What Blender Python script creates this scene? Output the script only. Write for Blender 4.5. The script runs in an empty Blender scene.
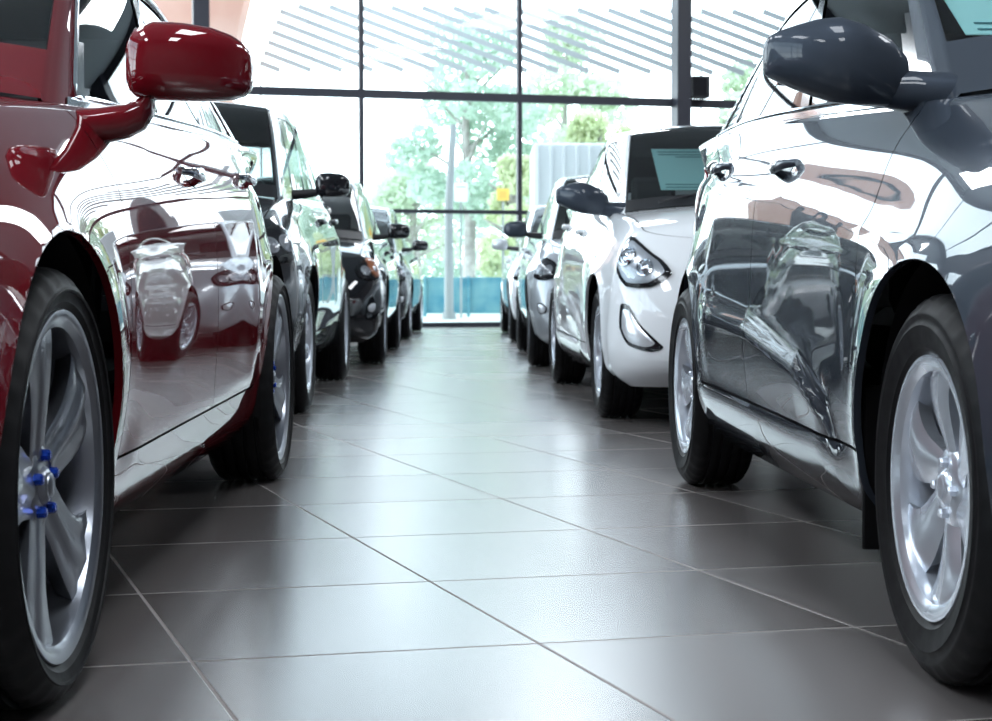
import bpy, math, random
import numpy as np
from mathutils import Vector, Matrix
C = bpy.context.scene.collection
PI = math.pi
random.seed(4)
rng = np.random.default_rng(7)

# ------------------------------------------------------------------ camera
F_PX, HORIZON, CAM_H = 1650.0, 281.0, 0.64
PITCH = math.atan((360.5 - HORIZON) / F_PX)
cd = bpy.data.cameras.new('camera'); cam = bpy.data.objects.new('camera', cd); C.objects.link(cam)
cam.location = (0, 0, CAM_H); cam.rotation_euler = (PI/2 - PITCH, 0, 0)
cd.sensor_width = 36; cd.lens = F_PX * 36 / 992; cd.clip_start = .05; cd.clip_end = 400
cd.dof.use_dof = True; cd.dof.focus_distance = 3.6; cd.dof.aperture_fstop = 9
bpy.context.scene.camera = cam

def ground(px, py, z=0.0):
    dx, dy = (px - 496) / F_PX, (360.5 - py) / F_PX
    d = Vector((dx, math.cos(PITCH) + dy * math.sin(PITCH), -math.sin(PITCH) + dy * math.cos(PITCH)))
    k = (z - CAM_H) / d.z
    return Vector((d.x * k, d.y * k, z))

# ------------------------------------------------------------------ materials
def mat(name, col=(.5, .5, .5), rough=.5, metal=0., coat=0., coat_r=.02, spec=.5, **kw):
    m = bpy.data.materials.new(name); m.use_nodes = True
    b = m.node_tree.nodes['Principled BSDF']
    b.inputs['Base Color'].default_value = (*col, 1)
    b.inputs['Roughness'].default_value = rough
    b.inputs['Metallic'].default_value = metal
    b.inputs['Coat Weight'].default_value = coat
    b.inputs['Coat Roughness'].default_value = coat_r
    b.inputs['Specular IOR Level'].default_value = spec
    for k, v in kw.items(): b.inputs[k.replace('_', ' ')].default_value = v
    return m
def bsdf(m): return m.node_tree.nodes['Principled BSDF']
def add_noise(m, scale, lo, hi, target='Roughness', detail=3):
    nt = m.node_tree; tc = nt.nodes.new('ShaderNodeTexCoord'); n = nt.nodes.new('ShaderNodeTexNoise')
    n.inputs['Scale'].default_value = scale; n.inputs['Detail'].default_value = detail
    nt.links.new(tc.outputs['Object'], n.inputs['Vector'])
    r = nt.nodes.new('ShaderNodeMapRange'); r.inputs['To Min'].default_value = lo; r.inputs['To Max'].default_value = hi
    nt.links.new(n.outputs['Fac'], r.inputs['Value']); nt.links.new(r.outputs['Result'], bsdf(m).inputs[target])
def col_noise(m, scale, a, b, detail=4):
    nt = m.node_tree; tc = nt.nodes.new('ShaderNodeTexCoord'); n = nt.nodes.new('ShaderNodeTexNoise')
    n.inputs['Scale'].default_value = scale; n.inputs['Detail'].default_value = detail
    nt.links.new(tc.outputs['Object'], n.inputs['Vector'])
    r = nt.nodes.new('ShaderNodeValToRGB'); r.color_ramp.elements[0].position = .35; r.color_ramp.elements[1].position = .65
    r.color_ramp.elements[0].color = (*a, 1); r.color_ramp.elements[1].color = (*b, 1)
    nt.links.new(n.outputs['Fac'], r.inputs['Fac']); nt.links.new(r.outputs['Color'], bsdf(m).inputs['Base Color'])

def paint(name, col, metal=.4, rough=.32):
    m = mat(name, col, rough, metal, coat=1., coat_r=.0, spec=0.)
    bsdf(m).inputs['Coat IOR'].default_value = 1.75
    return m
M = {}
M['red'] = paint('red_metallic_paint', (.16, .005, .011), .1, .38)
M['grey'] = paint('grey_metallic_paint', (.05, .062, .082), .35, .34)
M['white'] = paint('white_paint', (.88, .91, .94), 0., .4)
M['black'] = paint('black_paint', (.012, .014, .018), .2, .3)
M['graphite'] = paint('graphite_paint', (.03, .035, .042), .5, .3)
M['silver'] = paint('silver_paint', (.50, .54, .58), .4, .35)
M['shell'] = mat('dark_inner_panel', (.004, .004, .005), .8)
M['plastic'] = mat('black_plastic', (.012, .013, .016), .5)
M['trimblack'] = mat('gloss_black_trim', (.01, .011, .014), .12, coat=.6)
M['mirror_grey'] = paint('dark_grey_mirror_paint', (.050, .062, .082), .2, .42); bsdf(M['mirror_grey']).inputs['Coat Weight'].default_value = .25
M['chrome'] = mat('chrome', (.8, .82, .85), .07, 1.)
M['alloy'] = mat('silver_wheel_paint', (.80, .86, .95), .25, .65, coat=.6, coat_r=.05)
M['alloy_dark'] = mat('dull_wheel_alloy', (.27, .29, .33), .30, .85, coat=.5, coat_r=.05)
M['disc'] = mat('brake_steel', (.16, .16, .17), .35, .9)
M['hubdark'] = mat('wheel_inner_dark', (.02, .021, .024), .5, .3)
M['blue'] = mat('anodised_blue', (.01, .07, .55), .25, .7, coat=.5)
M['rubber'] = mat('tyre_rubber', (.006, .006, .007), .6, spec=.22)
add_noise(M['rubber'], 30, .45, .68)
M['liner'] = mat('wheel_liner_plastic', (.006, .006, .007), .8, spec=.2)
M['seat'] = mat('seat_fabric', (.03, .03, .034), .85)
M['dash'] = mat('dashboard_plastic', (.02, .02, .023), .6)
M['lamp_in'] = mat('lamp_reflector', (.75, .78, .82), .22, .45)
M['lamp_dark'] = mat('lamp_housing', (.05, .052, .06), .25, .4)
M['amber'] = mat('amber_lens', (.90, .30, .14), .15, coat=1.)
M['redlens'] = mat('red_lens', (.3, .01, .01), .12, coat=1.)
M['mglass'] = mat('mirror_glass', (.8, .82, .85), .02, 1.)
def thin_glass(name, tint, refl=1., ior=1.5):
    m = bpy.data.materials.new(name); m.use_nodes = True; nt = m.node_tree; nt.nodes.clear()
    o = nt.nodes.new('ShaderNodeOutputMaterial'); mx = nt.nodes.new('ShaderNodeMixShader')
    t = nt.nodes.new('ShaderNodeBsdfTransparent'); g = nt.nodes.new('ShaderNodeBsdfGlossy'); f = nt.nodes.new('ShaderNodeFresnel')
    t.inputs['Color'].default_value = (*tint, 1); g.inputs['Roughness'].default_value = 0.0
    g.inputs['Color'].default_value = (refl, refl, refl, 1); f.inputs['IOR'].default_value = ior
    nt.links.new(f.outputs[0], mx.inputs[0]); nt.links.new(t.outputs[0], mx.inputs[1]); nt.links.new(g.outputs[0], mx.inputs[2])
    nt.links.new(mx.outputs[0], o.inputs[0]); return m
M['carglass'] = thin_glass('tinted_car_glass', (.30, .36, .36))
M['wglass'] = thin_glass('clear_car_glass', (.78, .83, .83))
M['lens'] = thin_glass('clear_lens', (.92, .94, .96))
M['pane'] = thin_glass('window_pane_glass', (.955, 1, .985), .6)
M['winframe'] = mat('dark_window_frame', (.022, .024, .036), .45)
M['wall'] = mat('painted_wall', (.13, .11, .115), .8); add_noise(M['wall'], 2, .7, .9)
M['ceil'] = mat('ceiling_paint', (.30, .32, .35), .8); add_noise(M['ceil'], 2, .7, .9)
M['fixture'] = mat('lamp_fixture', (.6, .6, .62), .4)

def floor_material():
    m = mat('floor_tiles', (.14, .135, .135), .25); nt = m.node_tree; L = nt.links
    tc = nt.nodes.new('ShaderNodeTexCoord'); sep = nt.nodes.new('ShaderNodeSeparateXYZ'); L.new(tc.outputs['Object'], sep.inputs[0])
    p0 = np.array(ground(430, 581.5)[:2]); pu = np.array(ground(700, 570)[:2]); pv = np.array(ground(545, 647)[:2])
    e1 = pu - p0; e1 = e1 / np.linalg.norm(e1) * .605; e2 = p0 - pv; e2 = e2 / np.linalg.norm(e2) * .64
    inv = np.linalg.inv(np.array([e1, e2]).T)
    def math_(op, a, b=None):
        n = nt.nodes.new('ShaderNodeMath'); n.operation = op
        for i, v in enumerate((a, b)):
            if v is None: continue
            if isinstance(v, (int, float)): n.inputs[i].default_value = v
            else: L.new(v, n.inputs[i])
        return n.outputs[0]
    uv = []
    for r in range(2):
        s = math_('ADD', math_('MULTIPLY', sep.outputs[0], float(inv[r, 0])), math_('MULTIPLY', sep.outputs[1], float(inv[r, 1])))
        uv.append(math_('SUBTRACT', s, float(inv[r] @ p0) - 200))
    masks = []
    for s, w in zip(uv, (.0045, .0045)):
        f = math_('FRACT', s); d = math_('MINIMUM', f, math_('SUBTRACT', 1.0, f)); masks.append(d)
    dmin = math_('MINIMUM', *masks)
    mr = nt.nodes.new('ShaderNodeMapRange'); mr.interpolation_type = 'SMOOTHSTEP'
    mr.inputs['From Min'].default_value = .003; mr.inputs['From Max'].default_value = .007; L.new(dmin, mr.inputs['Value'])
    cmb = nt.nodes.new('ShaderNodeCombineXYZ'); L.new(math_('FLOOR', uv[0]), cmb.inputs[0]); L.new(math_('FLOOR', uv[1]), cmb.inputs[1])
    wn = nt.nodes.new('ShaderNodeTexWhiteNoise'); L.new(cmb.outputs[0], wn.inputs['Vector'])
    ns = nt.nodes.new('ShaderNodeTexNoise'); ns.inputs['Scale'].default_value = 5; ns.inputs['Detail'].default_value = 6; L.new(tc.outputs['Object'], ns.inputs['Vector'])
    ramp = nt.nodes.new('ShaderNodeMix'); ramp.data_type = 'RGBA'
    ramp.inputs['A'].default_value = (.112, .102, .100, 1); ramp.inputs['B'].default_value = (.150, .139, .137, 1)
    L.new(wn.outputs[0], ramp.inputs['Factor'])
    gm = nt.nodes.new('ShaderNodeMix'); gm.data_type = 'RGBA'; gm.inputs['A'].default_value = (.36, .33, .32, 1)
    L.new(mr.outputs[0], gm.inputs['Factor']); L.new(ramp.outputs['Result'], gm.inputs['B'])
    b = bsdf(m); L.new(gm.outputs['Result'], b.inputs['Base Color'])
    rr = nt.nodes.new('ShaderNodeMapRange'); rr.inputs['To Min'].default_value = .7; rr.inputs['To Max'].default_value = .0; L.new(mr.outputs[0], rr.inputs['Value'])
    rn = nt.nodes.new('ShaderNodeMapRange'); rn.inputs['To Min'].default_value = .25; rn.inputs['To Max'].default_value = .28; L.new(wn.outputs[0], rn.inputs['Value'])
    L.new(math_('MAXIMUM', rr.outputs[0], rn.outputs[0]), b.inputs['Roughness'])
    bp = nt.nodes.new('ShaderNodeBump'); bp.inputs['Strength'].default_value = .35; bp.inputs['Distance'].default_value = .002
    L.new(mr.outputs[0], bp.inputs['Height']); L.new(bp.outputs[0], b.inputs['Normal'])
    b.inputs['IOR'].default_value = 1.62; b.inputs['Coat Weight'].default_value = .5; b.inputs['Coat Roughness'].default_value = .27; b.inputs['Coat IOR'].default_value = 1.7
    sp_ = nt.nodes.new('ShaderNodeMapRange'); sp_.inputs['To Min'].default_value = .12; sp_.inputs['To Max'].default_value = 1.0; L.new(mr.outputs[0], sp_.inputs['Value']); L.new(sp_.outputs[0], b.inputs['Specular IOR Level'])
    L.new(math_('MULTIPLY', mr.outputs[0], .08), b.inputs['Coat Weight'])
    return m
M['floor'] = floor_material()

# ------------------------------------------------------------------ mesh helpers
def mesh_obj(name, verts, faces, m, parent=None, normals=None, smooth=True, mats=None, fm=None, sharp=None):
    me = bpy.data.meshes.new(name)
    me.from_pydata([tuple(map(float, v)) for v in verts], [], [tuple(int(i) for i in f) for f in faces])
    for mm in (mats or [m]): me.materials.append(mm)
    if smooth: me.polygons.foreach_set('use_smooth', [True] * len(me.polygons))
    if fm is not None: me.polygons.foreach_set('material_index', [int(i) for i in fm])
    me.update()
    if normals is not None: me.normals_split_custom_set_from_vertices([tuple(map(float, n)) for n in normals])
    elif sharp is not None: me.set_sharp_from_angle(angle=math.radians(sharp))
    o = bpy.data.objects.new(name, me); C.objects.link(o)
    if parent: o.parent = parent
    return o
def empty(name, loc=(0, 0, 0), rz=0, parent=None):
    o = bpy.data.objects.new(name, None); C.objects.link(o); o.location = loc; o.rotation_euler = (0, 0, rz); o.empty_display_size = .2
    if parent: o.parent = parent
    return o
def tag(o, label=None, cat=None, group=None, kind=None):
    for k, v in (('label', label), ('category', cat), ('group', group), ('kind', kind)):
        if v: o[k] = v
    return o
class MB:
    def __init__(s): s.v = []; s.f = []; s.m = []; s.cur = 0
    def add(s, vs, fs):
        b = len(s.v); s.v += [tuple(v) for v in vs]; s.f += [tuple(b + i for i in f) for f in fs]; s.m += [s.cur] * len(fs); return s
    def box(s, c, d, bev=0., rot=None):
        hx, hy, hz = d[0]/2, d[1]/2, d[2]/2
        bev = min(bev, hx*.49, hy*.49, hz*.49)
        if bev <= 0:
            vs = [(x, y, z) for x in (-hx, hx) for y in (-hy, hy) for z in (-hz, hz)]
            fs = [(0,1,3,2),(4,6,7,5),(0,4,5,1),(2,3,7,6),(0,2,6,4),(1,5,7,3)]
        else:
            vs = []; idx = {}
            for sx in (-1, 1):
                for sy in (-1, 1):
                    for sz in (-1, 1):
                        for a in range(3):
                            p = [sx*(hx-bev), sy*(hy-bev), sz*(hz-bev)]; p[a] = (sx*hx, sy*hy, sz*hz)[a]
                            idx[(sx, sy, sz, a)] = len(vs); vs.append(tuple(p))
            fs = []
            for a in range(3):
                b_, c_ = [(1, 2), (2, 0), (0, 1)][a]
                for sg in (-1, 1):
                    q = []
                    for (u, w) in ((-1, -1), (1, -1), (1, 1), (-1, 1)):
                        k = [0, 0, 0]; k[a] = sg; k[b_] = u; k[c_] = w; q.append(idx[(*k, a)])
                    fs.append(tuple(q if sg > 0 else q[::-1]))
                    
            for a in range(3):
                b_, c_ = [(1, 2), (2, 0), (0, 1)][a]
                for u in (-1, 1):
                    for w in (-1, 1):
                        k0 = [0]*3; k1 = [0]*3; k0[a] = -1; k1[a] = 1; k0[b_] = k1[b_] = u; k0[c_] = k1[c_] = w
                        q = (idx[(*k0, b_)], idx[(*k1, b_)], idx[(*k1, c_)], idx[(*k0, c_)])
                        fs.append(q if u*w < 0 else q[::-1])
            for sx in (-1, 1):
                for sy in (-1, 1):
                    for sz in (-1, 1):
                        t = (idx[(sx, sy, sz, 0)], idx[(sx, sy, sz, 1)], idx[(sx, sy, sz, 2)])
                        fs.append(t if sx*sy*sz > 0 else t[::-1])
        if rot is not None: vs = [tuple(rot @ Vector(v)) for v in vs]
        return s.add([(v[0]+c[0], v[1]+c[1], v[2]+c[2]) for v in vs], fs)
    def tube(s, pts, r, n=8, closed=False):
        pts = [Vector(p) for p in pts]; rs = r if isinstance(r, (list, tuple)) else [r]*len(pts)
        vs = []; up = Vector((0, 0, 1))
        for i, p in enumerate(pts):
            a = pts[i-1] if i else (pts[-1] if closed else p); b = pts[(i+1) % len(pts)] if (i < len(pts)-1 or closed) else p
            d = (b - a).normalized(); q = up if abs(d.z) < .95 else Vector((1, 0, 0))
            e = d.cross(q).normalized(); g = e.cross(d)
            for k in range(n):
                t = 2*PI*k/n; vs.append(tuple(p + (e*math.cos(t) + g*math.sin(t))*rs[i]))
        fs = []; m = len(pts)
        for i in range(m if closed else m-1):
            for k in range(n): fs.append((i*n+k, i*n+(k+1) % n, ((i+1) % m)*n+(k+1) % n, ((i+1) % m)*n+k))
        if not closed: fs += [tuple(range(n))[::-1], tuple((m-1)*n+k for k in range(n))]
        return s.add(vs, fs)
    def lathe_y(s, prof, n=48, th0=0, th1=2*PI, c=(0, 0, 0)):
        """prof: (radius, y) pairs swept round the y axis through c"""
        full = abs(th1-th0-2*PI) < 1e-6; k = n if full else n+1; vs = []
        for i in range(k):
            t = th0 + (th1-th0)*i/n
            for (r, y) in prof: vs.append((c[0]+r*math.cos(t), c[1]+y, c[2]+r*math.sin(t)))
        p = len(prof); fs = []
        for i in range(n):
            j = (i+1) % k
            for a in range(p-1): fs.append((i*p+a, i*p+a+1, j*p+a+1, j*p+a))
        return s.add(vs, fs)
    def loft(s, rings, cap=True):
        n = len(rings[0]); vs = [p for r in rings for p in r]; fs = []
        for i in range(len(rings)-1):
            for k in range(n): fs.append((i*n+k, i*n+(k+1) % n, (i+1)*n+(k+1) % n, (i+1)*n+k))
        if cap: fs += [tuple(range(n))[::-1], tuple((len(rings)-1)*n+k for k in range(n))]
        return s.add(vs, fs)
    def build(s, name, m, parent=None, smooth=True, sharp=35):
        ms = m if isinstance(m, list) else [m]
        return mesh_obj(name, s.v, s.f, ms[0], parent, smooth=smooth, sharp=sharp if smooth else None, mats=ms, fm=s.m if len(ms) > 1 else None)

def spline(xs, ys):
    """natural cubic spline"""
    x = np.array(xs, float); y = np.array(ys, float); n = len(x); h = np.diff(x)
    A = np.eye(n); r = np.zeros(n)
    for i in range(1, n-1):
        A[i, i-1] = h[i-1]; A[i, i] = 2*(h[i-1]+h[i]); A[i, i+1] = h[i]; r[i] = 6*((y[i+1]-y[i])/h[i]-(y[i]-y[i-1])/h[i-1])
    m = np.linalg.solve(A, r)
    def f(q):
        q = np.clip(np.asarray(q, float), x[0], x[-1]); i = np.clip(np.searchsorted(x, q)-1, 0, n-2); d = q-x[i]; e = x[i+1]-q; hh = h[i]
        return (m[i]*e**3+m[i+1]*d**3)/(6*hh)+(y[i]/hh-m[i]*hh/6)*e+(y[i+1]/hh-m[i+1]*hh/6)*d
    return f

# ------------------------------------------------------------------ car body
def grid_normals(P):
    """P: (nc, nr, 3) -> unit normals"""
    du = np.gradient(P, axis=0); dv = np.gradient(P, axis=1); n = np.cross(dv, du)
    l = np.linalg.norm(n, axis=2, keepdims=True); return n/np.maximum(l, 1e-9)

class Car:
    def __init__(s, **k):
        d = dict(WB=2.60, W=.86, xF=.84, xR=-.92, R=.31, Ra=.36, zb=.22, track=.83, tw=.20, zr=1.46,
                 zs=[(-3.6, .98), (-3.0, 1.02), (-2.3, 1.03), (-1.4, .99), (-.5, .935), (0., .88), (.45, .79), (.85, .70)],
                 cowl=-.28, head=-1.22, deck=-3.02, rtop=-2.42, crown=.06, step=.022,
                 creases=[], seamA=-.43, seamB=-1.50, seamD=-2.38, shins=.125, ytop=.52, sedan=True, hips=.015, taper=.10, wlow=.0699, tuck=0.)
        d.update(k); s.__dict__.update(d)
        if 'name' not in d: s.name = 'car'
        s.body(); s.house()
    # --- side section: v -> inset
    def off(s, v):
        return s._off(v)
    def sculpt(s, x, z):
        """extra outward displacement of the flank"""
        o = np.zeros_like(x)
        tr = np.clip((-(s.WB-.55)-x)/1.0, 0, 1.3); o -= s.taper*tr**1.6
        for cx in (0, -s.WB):
            r = np.hypot(x-cx, z-s.R); o += .012*np.exp(-np.maximum(r-s.Ra, 0)/.05)*(z > s.R*.2)
            o += s.hips*np.exp(-((x-cx)/.42)**2)*np.exp(-((z-.62)/.25)**2)
        for (pts, a, up, dn, x0, x1, fd) in s.creases:
            zc = np.interp(x, [p[0] for p in pts], [p[1] for p in pts]); d = z-zc
            w = np.clip((x-x0)/fd, 0, 1)*np.clip((x1-x)/fd, 0, 1); w = w*w*(3-2*w)
            o += a*w*np.where(d > 0, np.exp(-(d/up)**1.4), np.exp(-(-d/dn)**1.4))
        return o
    def body(s):
        s._off = spline([-.06, 0, .05, .12, .25, .45, .65, .80, .90, .96, 1.0], [-.12-s.tuck, -.065-s.tuck, -.04-s.tuck, -.028-s.tuck, -.010-s.tuck*.72, -s.tuck*.18, -.010, -.034, -.064, -.094, -s.shins])
        s._zs = spline([p[0] for p in s.zs], [p[1] for p in s.zs])
        rows = [-.06, -.03, 0.]+list(np.linspace(.0, .15, 7)[1:])+[.158]
        s.sillrow = len(rows)-2
        nv = max(12, int(.62/s.step)); rows += list(.158+(1-.158)*np.linspace(0, 1, nv)[1:]); s.shrow = len(rows)-1
        tops = [.035, .043]+list(np.linspace(.043, 1, max(7, int(.35/s.step)))[1:]); s.nrow = len(rows)+len(tops)
        s.hoodrow = s.shrow+1
        v = np.array(rows)
        x0F, x0R = .46, -s.WB-.46
        NCn = max(14, int(.75/s.step)); th = np.linspace(0, PI/2, NCn+1)
        # side break points, varying with v
        vv = np.clip(v, 0, 1)
        def seam(x, lean, low=0): return x+lean*(vv-.5)+low*np.maximum(.62-vv, 0)**1.3
        segs = [np.full_like(vv, x0R), seam(s.seamD, -.06, .42), seam(s.seamB, -.03), seam(s.seamA, -.05), np.full_like(vv, x0F)]
        cols = []; s.seg = []       # columns of x(v)
        g = .0028
        for k in range(4):
            a = segs[k]+(g if k else 0); b = segs[k+1]-(g if k < 3 else 0)
            n = max(4, int(np.mean(b-a)/s.step)); 
            for i in range(n+1):
                if k and i == 0 or True:
                    cols.append(a+(b-a)*i/n); s.seg.append(k)
        xs = np.array(cols)          # (nside, nv)
        ns = len(cols)
        nc = ns+2*NCn
        P = np.zeros((nc, s.nrow, 3)); W = s.W
        zsh = lambda x: s._zs(x)
        zlow = lambda x: s.zb+.02*np.clip(-(x+s.WB)/.8, 0, 1)
        def Z(v, x): return zlow(x)+v*(zsh(x)-zlow(x))
        s.Z = Z
        ofs = s.off(v)
        def side_y(x, z, vr):
            return W+s.off(vr)+s.sculpt(x, z)*np.clip((1-vr)/.12, 0, 1)*np.clip((vr+.02)/.08, 0, 1)
        s.side_y = side_y
        NR0 = NCn
        V = np.broadcast_to(v, xs.shape)
        z = Z(V, xs); P[NR0:NR0+ns, :len(v), 0] = xs; P[NR0:NR0+ns, :len(v), 2] = z; P[NR0:NR0+ns, :len(v), 1] = side_y(xs, z, V)
        fx = spline([-.06, 0, .1, .28, .5, .75, .9, 1.0], [-.16, -.10, -.03, 0, -.01, -.05, -.11, -.22]) if not hasattr(s, 'fx') else s.fx
        rx = spline([-.06, 0, .12, .3, .5, .75, .92, 1.0], [-.14, -.09, -.02, 0, -.01, -.04, -.09, -.17])
        for i, t in enumerate(th[1:]):
            ex = s.xF+fx(v); x = x0F+(ex-x0F)*math.sin(t); zz = Z(v, x)
            y = side_y(np.full_like(v, x0F), Z(v, np.full_like(v, x0F)), v)*max(math.cos(t), 0)**(.62)
            c = NR0+ns+i; P[c, :len(v), 0] = x; P[c, :len(v), 1] = y; P[c, :len(v), 2] = zz
            ex = s.xR-s.WB-rx(v); x = x0R+(ex-x0R)*math.sin(t); zz = Z(v, x)
            y = side_y(np.full_like(v, x0R), Z(v, np.full_like(v, x0R)), v)*max(math.cos(t), 0)**(.62)
            c = NR0-1-i; P[c, :len(v), 0] = x; P[c, :len(v), 1] = y; P[c, :len(v), 2] = zz
        Ptop = P[:, s.shrow].copy()
        for j, t in enumerate(tops):
            r = s.shrow+1+j; P[:, r, 0] = Ptop[:, 0]; P[:, r, 1] = Ptop[:, 1]*(1-t); P[:, r, 2] = Ptop[:, 2]+s.crown*(1-(1-t)**2)*np.clip(Ptop[:, 1]/.5, 0, 1)**.5
        s.colinfo = (NCn, ns)
        # wheel arches
        kill = np.zeros((nc, s.nrow), bool); snapped = np.zeros((nc, s.nrow), int)
        side = slice(NR0, NR0+ns)
        for a, cx in enumerate((0., -s.WB)):
            X = P[side, :, 0]; Zz = P[side, :, 2]; r = np.hypot(X-cx, Zz-s.R)
            ins = (r < s.Ra) | ((np.abs(X-cx) < s.Ra) & (Zz < s.R)); ins[:, s.shrow-2:] = False
            nb = np.zeros_like(ins)
            nb[1:] |= ~ins[:-1]; nb[:-1] |= ~ins[1:]; nb[:, 1:] |= ~ins[:, :-1]; nb[:, :-1] |= ~ins[:, 1:]
            nb[1:, 1:] |= ~ins[:-1, :-1]; nb[:-1, 1:] |= ~ins[1:, :-1]; nb[1:, :-1] |= ~ins[:-1, 1:]; nb[:-1, :-1] |= ~ins[1:, 1:]
            sn = ins & nb
            ii, jj = np.nonzero(sn)
            for i, j in zip(ii, jj):
                x, zc = X[i, j], Zz[i, j]
                if zc >= s.R:
                    rr = math.hypot(x-cx, zc-s.R) or 1e-6; x = cx+(x-cx)/rr*s.Ra; zc = s.R+(zc-s.R)/rr*s.Ra
                else: x = cx+math.copysign(s.Ra, x-cx)
                zl = float(zlow(x)); vr = (zc-zl)/(float(zsh(x))-zl)
                P[NR0+i, j] = (x, float(side_y(np.array([x]), np.array([zc]), np.array([vr]))[0]), zc)
            kill[side] |= ins & ~sn
            snapped[side][sn] = a+1
        s.P, s.N = P, grid_normals(P)
        s.N[:, :s.shrow+1] *= 1
        # faces grouped
        regs = {}
        nr = s.nrow
        def colreg(i):
            if i < NR0: return 'rc'
            if i >= NR0+ns-1: return 'fc'
            if s.seg[i-NR0] != s.seg[i-NR0+1]: return 'gap'
            return ('quarter', 'doorR', 'doorF', 'fender')[s.seg[i-NR0]]
        for i in range(nc-1):
            cr = colreg(i)
            for j in range(nr-1):
                if kill[i, j] or kill[i+1, j] or kill[i, j+1] or kill[i+1, j+1]: continue
                q = [(i, j), (i+1, j), (i+1, j+1), (i, j+1)]
                if all(snapped[a][0] if False else snapped[a[0], a[1]] for a in q): continue
                x = P[i:i+2, j:j+2, 0].mean(); y = P[i:i+2, j:j+2, 1].mean()
                e1 = P[i+1, j]-P[i, j]; e2 = P[i, j+1]-P[i, j]; e3 = P[i+1, j+1]-P[i+1, j]
                if j > s.shrow:
                    if s.deck+.02 < x < s.cowl-.10 and j > s.shrow+1: continue
                    if j == s.hoodrow and not (s.deck+.02 < x < s.cowl-.1): reg = 'gap' if x > s.cowl or x < s.deck else 'body'
                    elif x > s.cowl-.12: reg = 'hood' if j > s.hoodrow else 'body'
                    else: reg = 'trunk' if j > s.hoodrow else 'body'
                elif j == s.shrow: reg = 'body'
                elif j < s.sillrow: reg = 'bumperF' if cr == 'fc' else 'bumperR' if cr == 'rc' else 'sill'
                elif j == s.sillrow: reg = 'gap' if cr in ('doorF', 'doorR', 'gap') else {'fc': 'bumperF', 'rc': 'bumperR'}.get(cr, 'body')
                elif cr == 'gap': reg = 'gap'
                elif cr == 'fc': reg = 'bumperF' if j < s.shrow-1 else 'body'
                elif cr == 'rc': reg = 'bumperR' if j < s.shrow-int(.35*nv) else 'body'
                elif cr in ('quarter', 'fender'): reg = 'body'
                else: reg = cr
                if s.sillrow > j and cr == 'gap': reg = 'sill'
                f = []
                for a in q:
                    if not any(np.allclose(P[a], P[b], atol=1e-7) for b in f): f.append(a)
                if len(f) < 3: continue
                regs.setdefault(reg, []).append(tuple(f))
        s.regs = regs
        # arch boundary edges
        s.arch = []
        used = {}
        for reg, fs in regs.items():
            for f in fs:
                for a, b in zip(f, f[1:]+f[:1]):
                    if snapped[a] and snapped[a] == snapped[b]: used.setdefault(frozenset((a, b)), []).append((a, b))
        for e, l in used.items():
            if len(l) == 1: s.arch.append(l[0])
    # --- greenhouse
    def house(s):
        W = s.W; zc = lambda x: s._zs(x)
        nside = max(20, int((s.cowl-s.deck)/.05)); nfr = 12; nco = 5
        ysh = W-s.shins-.012
        xa0, xa1 = s.cowl-.10, s.head+.03      # A pillar outer edge base / top
        xc0, xc1 = s.deck+.16, s.rtop-.02
        base, top, kind = [], [], []
        bowB, bowT = .22, .10
        ztop = spline([xc1-.2, xc1, (xc1+xa1)/2, xa1, xa1+.2], [s.zr-.09, s.zr-.05, s.zr-.005, s.zr-.035, s.zr-.08])
        yt = s.ytop
        # rear, centre -> corner
        for i in range(nfr+1):
            u = i/nfr; y = (ysh-.07)*u; x = s.deck-.10*(1-u*u); base.append((x, y, float(zc(x))+s.crown*.9*(1-(y/ysh)**2)))
            yy = (yt-.05)*u; xx = s.rtop-.06*(1-u*u)-.03; top.append((xx, yy, float(ztop(xx))+.035*(1-(yy/yt)**2))); kind.append('back')
        def corner(b0, bc, b1, t0, tc, t1, kd):
            for i in range(1, nco):
                u = i/nco; f = lambda p, q, r: tuple((1-u)**2*p[k]+2*u*(1-u)*q[k]+u*u*r[k] for k in range(3))
                base.append(f(b0, bc, b1)); top.append(f(t0, tc, t1)); kind.append(kd)
        def sidept(u):
            x = xc0+(xa0-xc0)*u; xx = xc1+(xa1-xc1)*u; bow = math.sin(PI*min(max(u, 0), 1))
            return (x, ysh-.02+.02*bow, float(zc(x))-.004), (xx, yt-.03+.03*bow, float(ztop(xx)))
        sb, st = sidept(0)
        corner(base[-1], (s.deck, ysh-.02, float(zc(s.deck))), sb, top[-1], (s.rtop-.03, yt-.03, float(ztop(s.rtop))), st, 'c')
        for i in range(nside+1):
            b, t = sidept(i/nside); base.append(b); top.append(t); kind.append('side')
        yb = ysh-.042; b1 = (s.cowl, yb, float(zc(s.cowl))+.004); t1 = (s.head+.04, yt-.048, float(ztop(s.head)))
        corner(base[-1], (s.cowl-.02, ysh-.02, float(zc(s.cowl))), b1, top[-1], (s.head+.03, yt-.03, float(ztop(s.head))), t1, 'a')
        for i in range(nfr+1):
            u = 1-i/nfr; y = yb*u; x = s.cowl+bowB*(1-u*u); base.append((x, y, float(zc(x))+s.crown*(1-(y/ysh)**2)+.006))
            yy = (yt-.048)*u; xx = s.head+.04+bowT*(1-u*u); top.append((xx, yy, float(ztop(s.head))+.035*(1-(yy/yt)**2)-.02*(1-u*u)*0)); kind.append('front')
        ws = [0, .035, .07]+list(np.linspace(.07, .70, 9)[1:])+[.76, .82, .87, .91, .96, 1.0]
        B, T = np.array(base), np.array(top); nc = len(B)
        s.hk = kind; s.hw = ws
        P = np.zeros((nc, len(ws), 3))
        P1 = B+(T-B)*.76; P1[:, 2] = T[:, 2]-.035
        for j, w in enumerate(ws): P[:, j] = (1-w)**2*B+2*w*(1-w)*P1+w*w*T
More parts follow.
